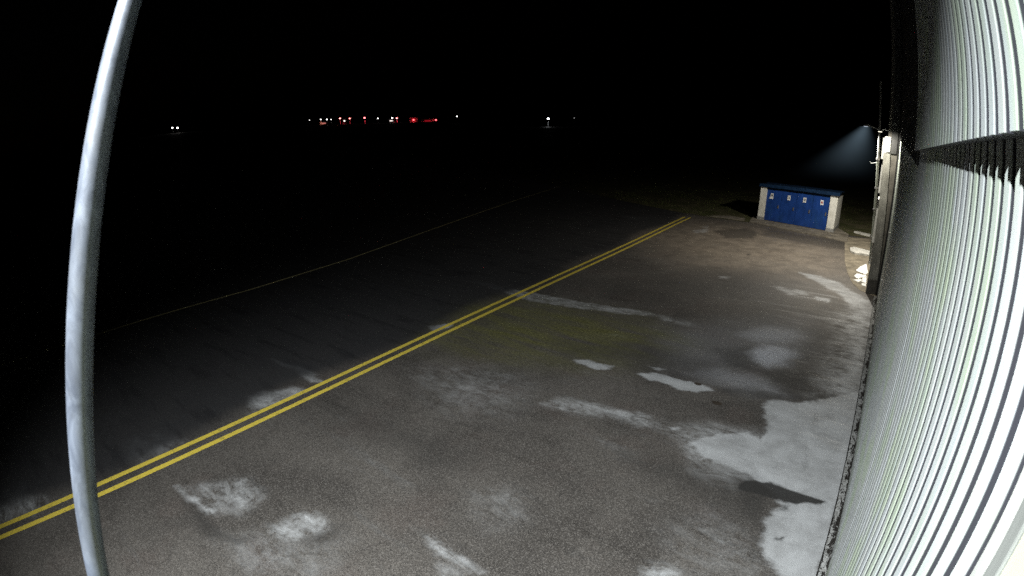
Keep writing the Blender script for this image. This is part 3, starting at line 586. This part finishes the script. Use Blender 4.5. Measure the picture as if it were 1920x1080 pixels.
far_lamp(49.678, 470, 10.66, 1.22, WH, 7, 'left lamp of the close pair of bright lamps', 'lamp', G, 0, None)
far_lamp(49.213, 470, 9.99, 1.32, (1,.25,.25), 7, 'right lamp of the close pair of bright lamps, pinkish', 'lamp', G, 0, (3333, RED))
far_lamp(47.481, 470, 6.24, 1.41, (1,.07,.08), 8, 'lower red lamp with a strong red glow beneath it', 'lamp', G, 0, (13333, RED))
far_lamp(45.127, 470, 5.28, 1.41, (1,.07,.08), 8, 'rightmost red lamp of the row with a red glow', 'lamp', G, 0, (13333, RED))
far_lamp(42.861, 470, 10.76, 1.04, WH, 6, 'high white lamp at the right end of the red-lit row', 'lamp', G, 0, None)
far_lamp(33.071, 490, 3.01, 1.86, (.93,.96,1), 12, 'brightest white floodlight mast, alone in the middle distance', 'lamp', None, 0, (2666, (.9,.95,1)))
far_lamp(30.283, 560, 3.55, 0.84, (.8,.8,.8), 0.8, 'very dim lamp just right of the bright floodlight mast', 'lamp', None, 0, None)
far_lamp(70.608, 420, 10.70, 1.09, WH, 7, 'left one of the two white lights far out on the left', 'lamp', None, 0, None)
far_lamp(70.154, 420, 9.77, 1.26, WH, 8, 'right one of the two white lights far out on the left', 'lamp', None, 0, None)
# low hut windows beneath the row; last two added to stand in for red glow
for (az, d, w, z0, z1, c, st, lb) in ((54.55, 470, 1.3, 2.0, 3.2, (1, .9, .8), 1.6, 'tiny lit hut window low under the left pinkish lamp'),
                                      (49.8, 470, 2.8, 1.2, 2.2, (1, .85, .8), 1.2, 'wide lit hut window low under the close pair of lamps'),
                                      (56.6, 470, 3.2, .8, 1.6, (1, .3, .25), .6, 'reddish lit hut window low under the left lamps'),
                                      (47.47, 472, 3.6, .3, 3.2, (1, .02, .03), .32, 'added low hut window giving the deep red glow under the lower red lamp'),
                                      (46.0, 472, 5.5, .2, 1.6, (1, .02, .04), .22, 'added long low hut window giving the dim red glow left of the rightmost red lamp')):
    p = polar(az, d); g0 = gz(p.x, p.y)
    r = empty('far_hut', (p.x, p.y, g0), math.radians(az), lb.replace('window', 'with one glowing window'), 'hut', 'huts under the lamp row')
    m = MB(); m.box((-w, 0, 0), (w, 4, z1+.8)); m.build('wall', M['far_wall'], r)
    m = MB(); m.hexa([(-w-.3, -.4, z1+.81), (w+.3, -.4, z1+.81), (w+.3, 4.3, z1+.81), (-w-.3, 4.3, z1+.81), (-w-.3, -.4, z1+.95), (w+.3, -.4, z1+.95), (w+.3, 4.3, z1+1.4), (-w-.3, 4.3, z1+1.4)]); m.build('roof', M['dark_clad'], r)
    m = MB(); m.box((-w*.5, -.05, z0), (w*.5, -.01, z1)); m.build('window', glow('hut_window', c, st), r)

# ------------------------------------------------------------------ night sky
w = bpy.data.worlds.new('World'); scene.world = w; w.use_nodes = True
nt = w.node_tree; bg = nt.nodes['Background']
sk = nt.nodes.new('ShaderNodeTexSky'); sk.sky_type = 'NISHITA'; sk.sun_disc = False
sk.sun_elevation = math.radians(-4); sk.sun_rotation = math.radians(200)
nt.links.new(sk.outputs[0], bg.inputs['Color']); bg.inputs['Strength'].default_value = .004

# ------------------------------------------------------------------ camera (wide webcam lens with its barrel curve)
cd = bpy.data.cameras.new('webcam'); cam = bpy.data.objects.new('webcam', cd); col.objects.link(cam)
cam.matrix_world = Matrix.Translation((0, 0, H)) @ Matrix(ROT).to_4x4()
cd.type = 'PANO'; cd.sensor_fit = 'HORIZONTAL'; cd.sensor_width = 36; cd.sensor_height = 20.25
cc = cd if hasattr(cd, 'panorama_type') else cd.cycles
cc.panorama_type = 'FISHEYE_LENS_POLYNOMIAL'; cc.fisheye_fov = math.radians(200)
cc.fisheye_polynomial_k0 = 0
for i in range(4): setattr(cc, 'fisheye_polynomial_k%d' % (i+1), -POLY[i])
cd.clip_start = .02; cd.clip_end = 8000
cd.dof.use_dof = True; cd.dof.focus_distance = 14; cd.lens = 50; cd.dof.aperture_fstop = 14
scene.camera = cam
scene.view_settings.view_transform = 'Standard'; scene.view_settings.look = 'None'; scene.view_settings.exposure = 0
scene.cycles.use_denoising = False
scene.cycles.max_bounces = 5; scene.cycles.diffuse_bounces = 3; scene.cycles.volume_bounces = 0
scene.cycles.sample_clamp_indirect = 4
